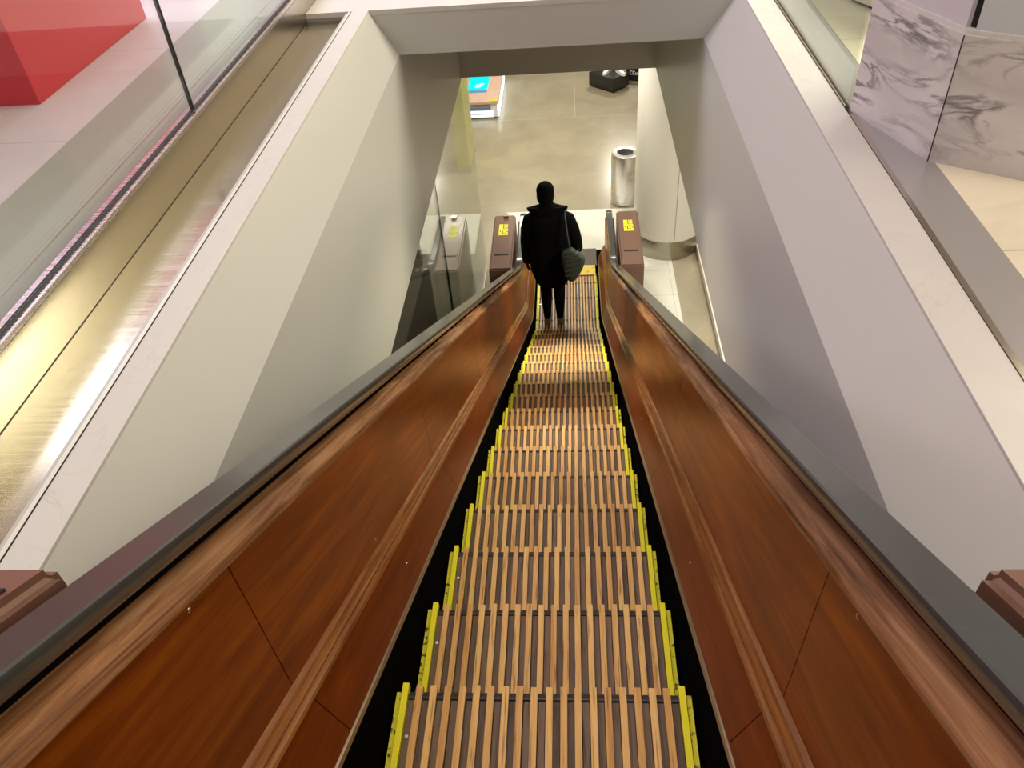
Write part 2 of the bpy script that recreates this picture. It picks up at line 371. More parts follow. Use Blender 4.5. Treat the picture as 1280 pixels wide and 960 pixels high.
# comb plate ----------------------------------------------------------------
comb = empty('comb_plate', (CX, 9.0, 0)); tag(comb, 'yellow comb plate with dark ribbed landing plate at the foot of the steps', 'comb plate')
mb = MB()
for i in range(0, 19):
    x = -.361 + (i + .5) * PITCH
    mb.box(x - .0075, x + .0075, -.36, -.13, -.006 + LOW, .006 + LOW)
mb.build('comb_teeth', M['rail'], comb)
MB().box(-.372, .372, -.20, .03, LOW + .0015, .030, .003).build('comb_edge', 'yellow_c', comb)
for sx in (-1, 1):
    MB().box(sx * .361 - .012, sx * .361 + .012, -.37, -.19, LOW + .0045, .024, .002).build('comb_side', 'yellow_c', comb)
mb = MB(); mb.box(-.395, .395, .03, .45, .0, .020)
for i in range(26):
    x = -.38 + i * .0304; mb.box(x - .006, x + .006, .035, .445, .020, .027)
lab(mb.build('ribbed_plate', plain('dark_ribbed_metal', (.085, .065, .045), .5, .2), comb), 'dark ribbed metal landing plate')

# ------------------------------------------------------------------ balustrades
SIDE = {-1: 'left', 1: 'right'}
def balustrade(sd, joints):
    nm = SIDE[sd]
    b = empty('wooden_balustrade', (0, 0, 0))
    tag(b, 'varnished reddish brown wooden balustrade along the %s side of the steps' % nm, 'balustrade', 'wooden balustrades of the escalator')
    sweep([(.392, -.16), (.411, .070), (.425, .070), (.406, -.16)], sd).build('skirt', 'black', b)
    sweep([(.4085, .070), (.4115, .082), (.418, .085), (.43, .083), (.43, .070)], sd).build('skirt_trim', 'trim', b)
    sweep([(.466, .210), (.463, .217), (.467, .224), (.474, .2265), (.477, .231), (.476, .237), (.481, .2425), (.487, .2425), (.490, .247), (.490, .253), (.496, .2585), (.503, .262), (.52, .262), (.52, .20)], sd).build('moulding', 'mould', b, True)
    ys = [-1.6] + joints + [9.3]
    for y0, y1 in zip(ys, ys[1:]):
        cut(sweep([(.4165, .084), (.4685, .211), (.49, .20), (.44, .07)], sd), y0, y1).build('lower_panel', 'lower', b)
        cut(sweep([(.500, .258), (.5025, .35), (.506, .5), (.510, .635), (.53, .635), (.53, .258)], sd), y0, y1).build('main_panel', 'panel', b)
    cut(sweep([(.508, .622), (.507, .633), (.511, .642), (.530, .654), (.551, .663), (.58, .664), (.58, .60), (.531, .60)], sd), -1.6, 9.13).build('top_rail', 'rail', b, True)
    sweep([(.553, .664), (.553, .702), (.575, .702), (.575, .664)], sd).build('handrail_guide', 'black', b)
    mb = sweep([(.58, .664), (.615, .655), (.615, -.30), (.600, -.30), (.600, .60), (.58, .60)], sd)
    bm = mb.bm
    r = bmesh.ops.bisect_plane(bm, geom=bm.verts[:] + bm.edges[:] + bm.faces[:], plane_co=(0, 0, .002), plane_no=(0, 0, -1), clear_outer=True)
    lab(mb.build('outer_cladding', 'newel', b), 'brown outer cladding')
    # end board closing the balustrade beyond the comb
    MB().box(*sorted((CX + sd * .501, CX + sd * .60)), 9.12, 9.16, .002, LOW + .655, .006).build('end_board', 'lower', b)
    for (y, x, w) in ((.68 if sd < 0 else .67, .511, .612), (1.45, .502, .285), (1.50, .444, .148), (3.05, .502, .285), (3.1, .444, .148), (2.2, .511, .612), (4.8, .502, .285), (4.85, .444, .148)):
        # perpendicular offset w above the incline at station y measured along the nose line
        yy = y - w * math.sin(A) * 0; z = zi(y - w * math.sin(A)) + w * math.cos(A)
        c = Vector((CX + sd * x, y, z)); q = MB(); q.sphere((0, 0, 0), .006, 12, (.5, 1, 1)); o = q.build('screw', 'chrome', b, True); o.location = c
    return b
balustrade(-1, [.81, 2.27, 3.75, 5.2, 6.7]); balustrade(1, [.79, 2.35, 3.85, 5.3, 6.7])

def handrail(sd):
    prof = [(.533, .690), (.526, .699), (.5215, .712), (.5205, .723), (.5225, .729), (.5265, .7315), (.5860, .7315), (.5895, .729), (.5915, .723), (.5905, .712), (.588, .70), (.582, .690), (.577, .690), (.577, .703), (.552, .703), (.552, .690)]
    mb = MB(); rr = [[(CX + sd * x, *at(p, w)) for x, w in prof] for p in PATH]
    # the turn at the foot: down and back round a drum
    r0 = .30; cy, cz = 9.12, LOW + .7315 - r0
    for i in range(1, 13):
        t = math.pi * i / 12
        rr.append([(CX + sd * x, cy + (r0 - (.7315 - w)) * math.sin(t), cz + (r0 - (.7315 - w)) * math.cos(t)) for x, w in prof])
    mb.rings(rr)
    o = mb.build('escalator_handrail', 'rubber', None, 28)
    tag(o, 'dark grey rubber handrail running down the %s side of the escalator' % SIDE[sd], 'handrail', 'rubber handrails of the escalator')
handrail(-1); handrail(1)

def newel(sd, low):
    x0, x1 = sorted((CX + sd * (.635 if low else .617), CX + sd * (.905 if low else 1.16)))
    if low: ya, yb, zf, zb, zbase = 7.86, 9.02, ZC - 5.13, ZC - 5.07, .0
    else: ya, yb, zf, zb, zbase = .64, .05, ZC - .885, ZC - .56, ZT
    n = empty('newel_cover', ((x0 + x1) / 2, (ya + yb) / 2, zbase)); ox, oy, oz = n.location
    y0, y1 = sorted((ya, yb))
    zat = lambda y: zf + (zb - zf) * (y - ya) / (yb - ya)
    mb = MB(); z0, z1 = zat(y0), zat(y1)
    v = [mb.v(p) for p in ((x0, y0, zbase), (x1, y0, zbase), (x1, y1, zbase), (x0, y1, zbase), (x0, y0, z0), (x1, y0, z0), (x1, y1, z1), (x0, y1, z1))]
    for f in ((3, 2, 1, 0), (4, 5, 6, 7), (0, 1, 5, 4), (1, 2, 6, 5), (2, 3, 7, 6), (3, 0, 4, 7)): mb.bm.faces.new([v[i] for i in f])
    bmesh.ops.bevel(mb.bm, geom=mb.bm.edges[:], offset=.018, segments=3, affect='EDGES')
    bmesh.ops.translate(mb.bm, verts=mb.bm.verts, vec=(-ox, -oy, -oz)); mb.build('housing', 'newel', n, True)
    def top(name, mat, xa, xb, ua, ub, h0, h1):
        q = MB(); vs = []
        for h in (h0, h1):
            for x, y in ((xa, ua), (xb, ua), (xb, ub), (xa, ub)): vs.append(q.v((x - ox, y - oy, zat(y) + h - oz)))
        for f in ((3, 2, 1, 0), (4, 5, 6, 7), (0, 1, 5, 4), (1, 2, 6, 5), (2, 3, 7, 6), (3, 0, 4, 7)): q.bm.faces.new([vs[i] for i in f])
        return q.build(name, mat, n)
    xm = (x0 + x1) / 2
    if low:
        top('access_panel', 'newel', xm - .085, xm + .085, 8.16, 8.55, -.004, .006)
        lab(top('panel_gap', 'slot', xm - .085, xm + .085, 8.135, 8.16, -.004, .002), 'dark gap under the access panel')
        st = lab(top('warning_sticker', 'yellow', xm - .060, xm + .055, 8.56, 8.70, .001, .0035), 'yellow warning sticker with black symbols')
        lab(top('warning_sticker', 'yellow', xm - .060, xm - .010, 8.70, 8.80, .001, .0035), 'upper half of the yellow sticker')
        lab(top('warning_sticker', 'yellow_w', xm + .000, xm + .050, 8.71, 8.80, .001, .0030), 'scratched corner of the yellow sticker')
        for dx, dy, w_, h_ in ((-.045, 8.63, .010, .03), (-.02, 8.61, .014, .04), (-.0, 8.65, .008, .03), (.025, 8.64, .010, .035), (.04, 8.62, .012, .02), (-.035, 8.75, .02, .012), (-.02, 8.60, .05, .008)):
            top('symbol', 'ticker', xm + dx, xm + dx + w_, dy, dy + h_, .0036, .0042)
        if sd < 0: top('key_switch', 'trim', xm - .01, xm + .05, 8.94, 9.0, .0, .03)
        t = 'brown metal newel cover with yellow sticker beside the foot of the %s handrail' % SIDE[sd]
    else:
        a = x1 - .27 if sd < 0 else x0 + .03
        top('access_panel', 'newel', a, a + .24, .07, .56, -.004, .004)
        MB().box(x0 - ox, x1 - ox, -.75 - oy, .045 - oy, 0, ZC - .56 - oz, .012).build('rear_housing', 'newel', n)
        lab(top('panel_gap', 'slot', *((x1 - .040, x1 - .026) if sd < 0 else (x0 + .026, x0 + .040)), -.0 + .07, .57, .0, .006), 'dark gap beside the access panel')
        t = 'brown metal newel cover at the %s edge of the photo, below the white wall' % SIDE[sd]
    tag(n, t, 'newel cover', 'brown newel covers of the escalator')
for sd in (-1, 1): newel(sd, True); newel(sd, False)

# ------------------------------------------------------------------ shaft: walls, headers, ledges
def Z(z): return ZC + z
ZT, ZCr, ZB = Z(-1.4), Z(-1.67), Z(-2.81)
YB, YH, YH2 = .76, 4.985, 7.66
for sd, nm, xt, xc in ((-1, 'left', -1.199, -1.055), (1, 'right', .975, .793)):
    mb = MB()
    xo = xt + sd * .02 if sd < 0 else xt + .02
    poly = [(xt, ZT - .012), (xc, ZCr), (xc + sd * .14, ZCr), (xt + sd * .14, ZT - .012)]
    mb.rings([[(x, y, z) for x, z in poly] for y in (YB, YH)]); struct(mb.build('wall_%s_upper' % nm, 'wall'))
    struct(MB().box(*sorted((xc, xc + sd * .14)), YB, YH2 + .14, ZB, ZCr).build('wall_%s_lower' % nm, 'wall_lo'))
    # ledge stone on top, with a small nib over the wall
    xl = -1.30 if sd < 0 else 1.115
    struct(MB().box(*sorted((xt, xl)), .77, YH, ZT - .030, ZT, .002).build('trim_%d' % (1 if sd < 0 else 2), 'ledge'))
# upper header and its ledge, the second header
mb = MB(); mb.box(-1.199, .975, YH, YH + .16, ZCr, ZT - .031); struct(mb.build('wall_front_upper', 'wall'))
struct(MB().box(-1.055, .793, YH2, YH2 + .14, ZB, ZCr).build('wall_front_lower', 'wall_lo'))
struct(MB().box(-1.585, 1.115, YH - .004, YH + 1.6, ZT - .03, ZT, .002).build('trim_3', 'ledge'))
struct(MB().box(-1.3, 1.2, YH + .16, YH2 + .14, ZCr + .002, ZCr + .10).build('ceiling_soffit', 'ceil'))

# left: steel shelf and upstand, glass rail -------------------------------
rail = empty('glass_railing', (-1.6, 2.6, ZT)); tag(rail, 'glass railing on a brushed steel base beyond the left white ledge', 'railing', 'glass railings of the upper floor')
def rp(mb, name, mat, lb=None, sm=False):
    bmesh.ops.translate(mb.bm, verts=mb.bm.verts, vec=(1.6, -2.6, -ZT)); o = mb.build(name, mat, rail, sm)
    if lb: lab(o, lb)
    return o
rp(MB().box(-1.585, -1.303, .6, YH - .0, ZT - .09, ZT - .05), 'steel_shelf', 'steel')
mb = MB(); mb.box(-1.318, -1.3035, .77, YH, ZT - .05, ZT - .001); rp(mb, 'shelf_lip', 'colwhite')
rp(MB().box(-1.5865, -1.5835, .6, YH, ZT - .05, ZT - .0485), 'seam', 'gasket')
rp(MB().box(-1.3035, -1.2995, .77, YH - .01, ZT - .002, ZT + .0006), 'caulk_line', 'slot')
rp(MB().box(-1.592, -1.5855, .6, 6.4, ZT - .09, ZT + .110), 'steel_upstand', 'steel')
rp(MB().box(-1.628, -1.588, .6, 6.4, ZT + .110, ZT + .128, .002), 'steel_cap', 'steel2')
rp(MB().box(-1.66, -1.628, .6, 6.4, ZT + .0, ZT + .122, .002), 'steel_cap', 'steel2')
rp(MB().box(-1.622, -1.604, .6, 6.4, ZT + .128, ZT + .134), 'gasket', 'gasket')
for (ya, yb) in ((.6, 3.243), (3.257, 6.4)):
    rp(MB().box(-1.619, -1.607, ya, yb, ZT + .134, ZT + 1.12), 'glass_pane', 'glass')
rp(MB().box(-1.6215, -1.6045, 3.2465, 3.2535, ZT + .134, ZT + 1.12), 'pane_joint', 'gasket', 'black joint between the two glass panes')
struct(MB().box(-1.60, -1.303, YH, YH + .01, ZT - .09, ZT - .028).build('trim_4', 'border_r'))

# right: gap strip, glass pane ------------------------------------------------
rr_ = empty('glass_railing', (1.125, 4.6, ZT)); tag(rr_, 'low edged glass railing beyond the marble column on the right ledge', 'railing', 'glass railings of the upper floor')
def rq(mb, name, mat):
    bmesh.ops.translate(mb.bm, verts=mb.bm.verts, vec=(-1.125, -4.6, -ZT)); return mb.build(name, mat, rr_)
rq(MB().box(1.116, 1.122, 3.27, 6.5, ZT - .02, ZT + .006), 'steel_edge', 'trim')
rq(MB().box(1.124, 1.134, 3.27, 6.5, ZT - .02, ZT + .95), 'glass_pane', 'glass')
rq(MB().box(1.136, 1.142, 3.27, 6.5, ZT - .02, ZT + .004), 'steel_edge', 'trim')
struct(MB().box(1.116, 1.134, .76, 3.2, ZT - .03, ZT + .003).build('trim_5', 'trim'))

# upper floors -----------------------------------------------------------------
struct(MB().box(-2.25, -1.66, -1.2, 6.6, ZT - .12, ZT).build('floor_border_left', 'border'))
struct(MB().box(-1.890, -1.886, -1.2, 6.6, ZT - .001, ZT + .0008).build('trim_6', 'trim'))
struct(MB().box(-7, -2.25, -1.2, 11, ZT - .12, ZT).build('floor_left', 'f_up'))
struct(MB().box(1.134, 1.30, -1.2, 6.6, ZT - .12, ZT).build('floor_border_right', 'border_r'))
struct(MB().box(1.30, 6, -1.2, 11, ZT - .12, ZT).build('floor_right', 'f_upr'))
struct(MB().box(-2.25, 1.30, 6.585, 11, ZT - .12, ZT).build('floor_front', 'f_up'))
struct(MB().box(-7, 6, -4.5, -1.2, ZT - .12, ZT).build('floor_back', 'f_up'))
struct(MB().box(-1.66, CX - .625, -1.2, .755, ZT - .12, ZT).build('floor_landing_left', 'f_up'))
struct(MB().box(CX + .625, 1.134, -1.2, .755, ZT - .12, ZT).build('floor_landing_right', 'f_up'))
struct(MB().box(CX - .40, CX + .40, -4.4, -.55, ZT + .001, UPL - .01).build('floor_escalator_landing', 'trim'))

# red plinth -------------------------------------------------------------------
rb = empty('red_plinth', (-3.3, 4.42, ZT)); tag(rb, 'large glossy red display plinth standing on the pale floor beyond the glass', 'plinth')
MB().box(-.72, .68, -.67, .67, 0, 1.5, .004).build('body', 'red', rb)
MB().box(-.74, .70, -.69, .69, 1.5, 1.54, .004).build('top', 'red', rb)
wp = empty('white_plinth', (-3.1, 6.2, ZT)); tag(wp, 'white display plinth behind the large red one', 'plinth')
MB().box(-.5, .55, -.5, .5, 0, .9, .01).build('body', 'white', wp); MB().box(-.53, .58, -.53, .53, .9, .93, .004).build('top', 'white', wp)

# marble column -----------------------------------------------------------------
Bp, Ap, Dp = Vector((1.278, 2.765)), Vector((1.128, 3.235)), Vector((1.56, 2.575))
E1, E2 = Vector((3.0, 2.60)), Vector((3.0, 3.9)); poly = [Ap, Bp, Dp + (Dp - Bp) * .0, Vector((1.95, 2.50)), Vector((2.3, 2.9)), Vector((2.2, 3.7)), Vector((1.5, 3.75))]
poly = [(p.x, p.y) for p in poly]
mc = empty('marble_column', (1.7, 3.1, ZT)); tag(mc, 'grey veined marble column foot with lilac panels above, on the right ledge', 'column')
off = [(x - 1.7, y - 3.1) for x, y in poly]
def shr(k): return [(x * k, y * k) for x, y in off]
o = MB().prism(off, 0, .44).build('marble_base', 'marble', mc)
mb = MB()
mb.box(-.0015, .0015, -.0015, .0015, 0, .44); q = mb.build('corner_joint', 'slot', mc); q.location = (Bp.x - 1.7 - .0005, Bp.y - 3.1 - .0005, 0)
MB().prism(shr(.985), .44, .455).build('marble_lip', 'ledge', mc)
# upper cladding: lilac panel on the left face, blue grey on the front, dark gap at the corner
def wallpanel(a, b, name, mat, k=.965):
    a = (Vector(a) - Vector((1.7, 3.1))) * k; b = (Vector(b) - Vector((1.7, 3.1))) * k; n = Vector(((b - a).y, -(b - a).x)).normalized() * .02
    return MB().prism([(a.x, a.y), (b.x, b.y), (b.x - n.x, b.y - n.y), (a.x - n.x, a.y - n.y)], .455, 3.0).build(name, mat, mc)
MB().prism(shr(.93), .455, 3.0).build('core', 'slot', mc)
wallpanel(Ap + (Bp - Ap) * .03, Ap + (Bp - Ap) * .965, 'side_panel', 'lilac')
wallpanel(Bp + (Dp - Bp) * .06, Dp, 'front_panel', 'bluegrey')
wallpanel(Dp, (1.95, 2.5), 'front_panel', 'bluegrey')
bp_ = empty('beige_plinth', (1.95, 5.0, ZT)); tag(bp_, 'low beige display base at the top edge, left of the marble column', 'plinth')
MB().prism([(-.46, -.40), (-.2, -1.0), (.45, -1.0), (.45, .9), (-.46, .9)], .02, .38).build('body', 'beige', bp_)
MB().prism([(-.44, -.38), (-.19, -.98), (.43, -.98), (.43, .88), (-.44, .88)], 0, .02).build('toe_kick', 'slot', bp_)

# upper hall shell ---------------------------------------------------------------
struct(MB().box(-7, 6, -4.5, 11, Z(2.2), Z(2.3)).build('ceiling', 'ceil'))
struct(MB().box(-7.1, -7, -4.5, 11, ZT, Z(2.2)).build('wall_left', 'storewall'))
struct(MB().box(6, 6.1, -4.5, 11, ZT, Z(2.2)).build('wall_right', 'storewall'))
struct(MB().box(-7, 6, 11, 11.1, ZT, Z(2.2)).build('wall_front', 'storewall'))
struct(MB().box(-7, 6, -4.6, -4.5, ZT, Z(2.2)).build('wall_back', 'storewall'))

# ------------------------------------------------------------------ lower hall
F = 0.
struct(MB().box(-7, -1.0, 2.0, 26, -.1, F).build('floor_hall_left', 'f_low'))
struct(MB().box(-1.0, 1.66, 10.56, 26, -.1, F).build('floor_hall_front', 'f_low'))
struct(MB().box(1.66, 7, 2.0, 26, -.1, F).build('floor_hall_right', 'f_low'))
struct(MB().box(.046, .052, 13.9, 26, -.01, F + .0006).build('trim_7', plain('floor_joint', (.5, .46, .37), .5)))
struct(MB().box(-1.0, 1.28, 9.45, 10.56, -.1, F + .001).build('floor_threshold', 'f_tile'))
struct(MB().box(CX + .60, 1.28, 2.0, 9.45, -.1, F + .001).build('floor_threshold_right', 'f_tile'))
struct(MB().box(-1.0, CX - .60, 2.0, 9.45, -.1, F).build('floor_threshold_left', 'f_low'))
struct(MB().box(1.28, 1.66, 2.0, 10.56, -.1, F).build('floor_strip_right', 'f_low'))
struct(MB().box(CX - .6, CX + .6, 2.0, 9.45, -.6, -.55).build('floor_pit', 'black'))
struct(MB().box(CX - .6, CX + .6, 9.02, 9.45, -.1, -.001).build('floor_landing', 'black'))
struct(MB().box(1.62, 1.68, 2.0, 9.9, 0, .10).build('baseboard_right', 'colwhite'))
struct(MB().box(-7, -1.195, YB, 26, ZB, ZB + .12).build('ceiling_hall_left', 'ceil'))
struct(MB().box(.933, 7, YB, 26, ZB, ZB + .12).build('ceiling_hall_right', 'ceil'))
struct(MB().box(-1.195, .933, YH2 + .14, 26, ZB, ZB + .12).build('ceiling_hall_front', 'ceil'))
struct(MB().box(-7.1, -7, 2, 26, 0, ZB).build('wall_hall_left', 'storewall'))
struct(MB().box(7, 7.1, 2, 26, 0, ZB).build('wall_hall_right', 'storewall'))
struct(MB().box(-7, 7, 26, 26.1, 0, ZB).build('wall_hall_front', 'storewall'))
struct(MB().box(-7, 7, 1.9, 2, 0, ZB).build('wall_hall_back', 'storewall'))

# glass wall on the left of the escalator foot
gw = empty('glass_partition', (-1.2, 7.7, 0)); tag(gw, 'tall clear glass partition with green edge left of the escalator foot', 'partition')
MB().box(-.006, .006, -1.41, 1.42, .02, ZB - .002).build('glass_pane', 'glass_lo', gw)
MB().box(-.009, .009, -1.445, -1.411, .02, ZB - .002).build('pane_edge', 'glass_edge', gw)
MB().box(-.012, .012, -1.425, 1.42, 0, .02).build('floor_channel', 'trim', gw)
MB().box(-.006, .006, -4.6, -1.44, .02, ZB - .002).build('glass_pane', 'glass', gw)
# dark clad side of the neighbouring flight, seen through the glass
sl = empty('dark_stone_block', (-1.62, 5.1, 0)); tag(sl, 'dark grey stone block with steel cap glimpsed under the left wall', 'block')
MB().box(-.17, .17, -1.55, 1.56, 0, 1.76, .004).build('body', plain('dark_stone', (.085, .082, .074), .35, var=.2, vscale=4), sl)
MB().box(-.18, .18, -1.57, 1.58, 1.76, 1.80, .004).build('cap', 'steel2', sl)
sc = empty('beige_screen', (-1.9, 7.6, 0)); tag(sc, 'pale beige low screen seen through the glass left of the escalator foot', 'screen')
MB().box(-.04, .04, -.75, .75, .05, 1.35, .004).build('panel', 'colwhite', sc); MB().box(-.05, .05, -.76, .76, 0, .05).build('foot', 'trim', sc)

# column, bin, plinths ----------------------------------------------------------
col = empty('round_column', (1.24, 9.57, 0)); tag(col, 'round cream column with a steel foot band right of the escalator foot', 'column')
MB().cyl((0, 0), .445, .27, ZB - .001, 64).build('shaft', 'colwhite', col, True)
MB().cyl((0, 0), .452, 0, .27, 64).build('foot_band', 'colsteel', col, True)
a_ = math.radians(-83)
MB().box(.4435 * math.cos(a_), .4435 * math.cos(a_) + .003, .4525 * math.sin(a_) - .001, .4525 * math.sin(a_) + .006, 0, ZB - .001).build('cladding_seam', 'trim', col)
bn = empty('litter_bin', (.745, 10.78, 0)); tag(bn, 'shiny cylindrical steel litter bin half hidden by the cream column', 'bin')
MB().lathe((0, 0, 0), [(.185, .0), (.195, .01), (.2, .03), (.2, .72), (.197, .74)], caps=False).build('drum', 'binsteel', bn, True)
MB().lathe((0, 0, 0), [(.2, .74), (.198, .762), (.185, .775), (.12, .780), (.112, .772), (.112, .70)], caps=False).build('rim', 'binsteel', bn, True)
MB().lathe((0, 0, 0), [(.116, .70), (.110, .764), (.002, .74)], caps=False).build('opening', 'slot', bn, True)

def plinth(loc, rot, w, d, h, label):
    p = empty('black_plinth', loc); p.rotation_euler.z = rot; tag(p, label, 'plinth', 'black display plinths in the lower hall')
    MB().box(-w / 2, w / 2, -d / 2, d / 2, .03, h, .004).build('body', 'plinth', p)
    MB().box(-w / 2 + .03, w / 2 - .03, -d / 2 + .03, d / 2 - .03, 0, .03).build('recessed_foot', 'slot', p)
    return p
# corners on the floor: left (.34,15.3) front (.78,14.88) right (1.07,15.2)
pa = plinth((.705, 15.25, 0), math.radians(-43.7), .61, .45, .27, 'low black square plinth carrying a pair of white shoes')
pa.location = ((.34 + 1.07) / 2 + .0, 15.25, 0)
pb = plinth((1.48, 15.55, 0), math.radians(-24), .75, .45, .27, 'low black plinth with white lettering, half hidden by the cream column')
mb = MB()
for i, (xx, w_, hh) in enumerate(((-.30, .012, .07), (-.285, .03, .012), (-.245, .012, .07), (-.23, .03, .012), (-.19, .012, .05), (-.165, .012, .05), (-.14, .012, .05), (-.105, .03, .045), (-.06, .012, .05), (-.035, .03, .045))):
    mb.box(xx, xx + w_, -.229, -.226, .13, .13 + hh)
    if w_ > .02: mb.box(xx, xx + w_, -.229, -.226, .188 if hh < .02 else .13, .2 if hh < .02 else .14)
lab(mb.build('lettering', 'white', pb), 'white lettering on the front')
def shoe(loc, rot, label):
    s = empty('white_shoe', loc); s.rotation_euler.z = rot; tag(s, label, 'shoe', 'white shoes on the black plinth')
    rr = []
    for t, w, h in ((0, .022, .05), (.02, .034, .085), (.06, .038, .098), (.10, .036, .085), (.14, .038, .062), (.19, .047, .052), (.24, .046, .042), (.275, .034, .034), (.29, .012, .022)):
        rr.append([(w * math.cos(a), -t, max(.008, .012 + h * .5 + h * .5 * math.sin(a))) for a in [2 * math.pi * k / 16 for k in range(16)]])
    MB().rings(rr).build('upper', 'white', s, True)
    rr = []
    for t, w in ((-.006, .02), (.02, .036), (.08, .038), (.14, .039), (.19, .05), (.25, .047), (.285, .032), (.298, .012)): rr.append((t, w))
    MB().prism([(w, -t) for t, w in rr] + [(-w, -t) for t, w in rr[::-1]], 0, .014).build('sole', 'white', s)
    MB().ell([(0, -.045, .085, .024, .032), (0, -.045, .118, .026, .036)]).build('collar', 'white', s, True)
    return s
shoe((.85, 15.28, .27), math.radians(28), 'white shoe on the black plinth, the right one of the pair')
shoe((.74, 15.36, .27), math.radians(-28), 'white shoe on the black plinth, the left one of the pair')

# yellow panel and lit display case ----------------------------------------------
yp = empty('yellow_partition', (-1.76, 12.275, 0)); tag(yp, 'tall yellow upright panel left of the lit display case', 'partition')
MB().box(-.10, .10, -.375, .375, .0, ZB - .002, .004).build('panel', 'yellowwall', yp)
MB().box(-.11, .11, -.385, .385, .0, .05).build('foot', 'trim', yp)
dc = empty('display_case', (-1.58, 14.4, 0)); tag(dc, 'lit display case with turquoise screen top and pink beige rim', 'display case')
MB().box(-.36, .24, -.40, 1.36, .03, .28, .01).build('body', 'white', dc)
MB().box(-.40, .27, -.44, 1.40, .28, .33, .006).build('rim_top', 'pink', dc)
lab(MB().box(-.34, .03, .12, 1.25, .33, .336).build('screen', plain('turquoise_screen', (.0, .30, .32), .3, emit=(.0, .66, .70), estr=1.2), dc), 'glowing turquoise screen')
lab(MB().box(-.34, .03, .0, .12, .33, .335).build('screen', plain('dim_screen', (.08, .2, .3), .3, emit=(.08, .22, .34), estr=.7), dc), 'blue grey lower edge of the screen')
q = MB(); q.sphere((-.14, .32, .337), .07, 14, (1, 1.3, .05)); q.sphere((-.08, .40, .337), .045, 12, (1, 1, .05)); q.sphere((-.19, .25, .337), .03, 12, (1, 1, .05)); q.sphere((.0, .18, .337), .02, 10, (1, 1, .05))
q.build('screen_picture', plain('pale_cyan_picture', (.4, .8, .7), .4, emit=(.35, .9, .8), estr=.5), dc, True)
q = MB(); q.box(.245, .262, -.40, 1.38, .04, .275); q.build('light_strip', plain('cool_light_strip', (.8, .9, 1), .4, emit=(.7, .85, 1.0), estr=1.6), dc)
q = MB(); q.box(-.34, .16, -.412, -.402, .035, .075); q.box(-.34, .16, -.412, -.402, .10, .15); q.build('light_panel', plain('cool_light_panel', (.8, .9, 1), .4, emit=(.7, .87, 1.0), estr=.8), dc)
q = MB(); q.box(-.34, .12, -.415, -.402, .175, .215); q.box(-.34, .12, -.415, -.402, .23, .265); q.build('drawer', plain('steel_blue_drawer', (.25, .32, .42), .3, .4), dc)
MB().box(.12, .268, -.438, -.35, .33, .337).build('price_card', 'yellowwall', dc)

# ------------------------------------------------------------------ the person
def skin_obj(name, verts, edges, mat, parent, sub=2, root=0):
    me = bpy.data.meshes.new(name); me.from_pydata([v[0] for v in verts], edges, []); me.update()
    o = bpy.data.objects.new(name, me); COL.objects.link(o); o.parent = parent; me.materials.append(M[mat])
    md = o.modifiers.new('skin', 'SKIN'); md.use_smooth_shade = True
    if not me.skin_vertices: me.skin_vertices.new()
    sv = me.skin_vertices[0].data
    for i, v in enumerate(verts):
        r = v[1]; sv[i].radius = (r, r) if not isinstance(r, tuple) else r; sv[i].use_root = (i == root)
    s = o.modifiers.new('sub', 'SUBSURF'); s.levels = sub; s.render_levels = sub
    return o
per = empty('person', (-.272, 7.86, LOW + .001)); tag(per, 'person in a long black coat riding down with their back to the camera', 'person')
V, Ed = [], []
def chain(start, pts):
    prev = start
    for p, r in pts:
        V.append((p, r)); i = len(V) - 1
        if prev is not None: Ed.append((prev, i))
        prev = i
    return prev
chain(None, [((0, 0, .96), (.14, .11))])
ch = chain(0, [((0, 0, 1.12), (.12, .09)), ((-.01, 0, 1.28), (.13, .09)), ((-.015, 0, 1.42), (.09, .07))])
hd = chain(ch, [((-.025, .0, 1.53), .06), ((-.035, .01, 1.60), .058), ((-.038, .025, 1.67), (.078, .088)), ((-.038, .02, 1.74), (.085, .10)), ((-.038, .015, 1.79), (.065, .08))])
chain(hd - 2, [((-.038, .125, 1.66), .014)])
for sx in (-1, 1):
    chain(0, [((sx * .085, 0, .90), .092), ((sx * .082, .01, .70), .078), ((sx * .078, .015, .49), .056), ((sx * .076, -.02, .32), .054), ((sx * .075, -.04, .12), .036), ((sx * .075, -.05, .07), .034), ((sx * .078, .05, .035), .030), ((sx * .08, .11, .028), .024)])
def hand(w, wrist, d, side):
    # palm and five fingers, gently curled; d = pointing direction, side = thumb side
    d = Vector(d).normalized(); s = Vector(side).normalized(); n = d.cross(s)
    wr = Vector(wrist)
    pm = chain(w, [(tuple(wr + d * .045), (.020, .034))])
    for k, (o_, L) in enumerate(((.027, .072), (.010, .080), (-.008, .075), (-.025, .060))):
        b = wr + d * .085 + s * o_
        chain(pm, [(tuple(b), .0095), (tuple(b + d * L * .45 + n * .006), .0085), (tuple(b + d * L * .8 + n * .018), .0078), (tuple(b + d * L + n * .032), .0065)])
    chain(pm, [(tuple(wr + d * .045 + s * .036), .011), (tuple(wr + d * .075 + s * .054 + n * .01), .0095), (tuple(wr + d * .098 + s * .057 + n * .018), .008)])
a1 = chain(ch, [((-.15, 0, 1.42), .045), ((-.265, -.02, 1.14), .036), ((-.28, .03, .90), .026), ((-.285, .035, .86), .022)])
hand(a1, (-.285, .035, .86), (0, .1, -1), (.2, 1, 0))
a2 = chain(ch, [((.12, 0, 1.42), .045), ((.28, -.02, 1.09), .036), ((.22, .16, 1.08), .026), ((.20, .20, 1.10), .023)])
hand(a2, (.20, .20, 1.10), (-.5, 1, .2), (0, 0, 1))
skin_obj('body', V, Ed, 'skin', per)
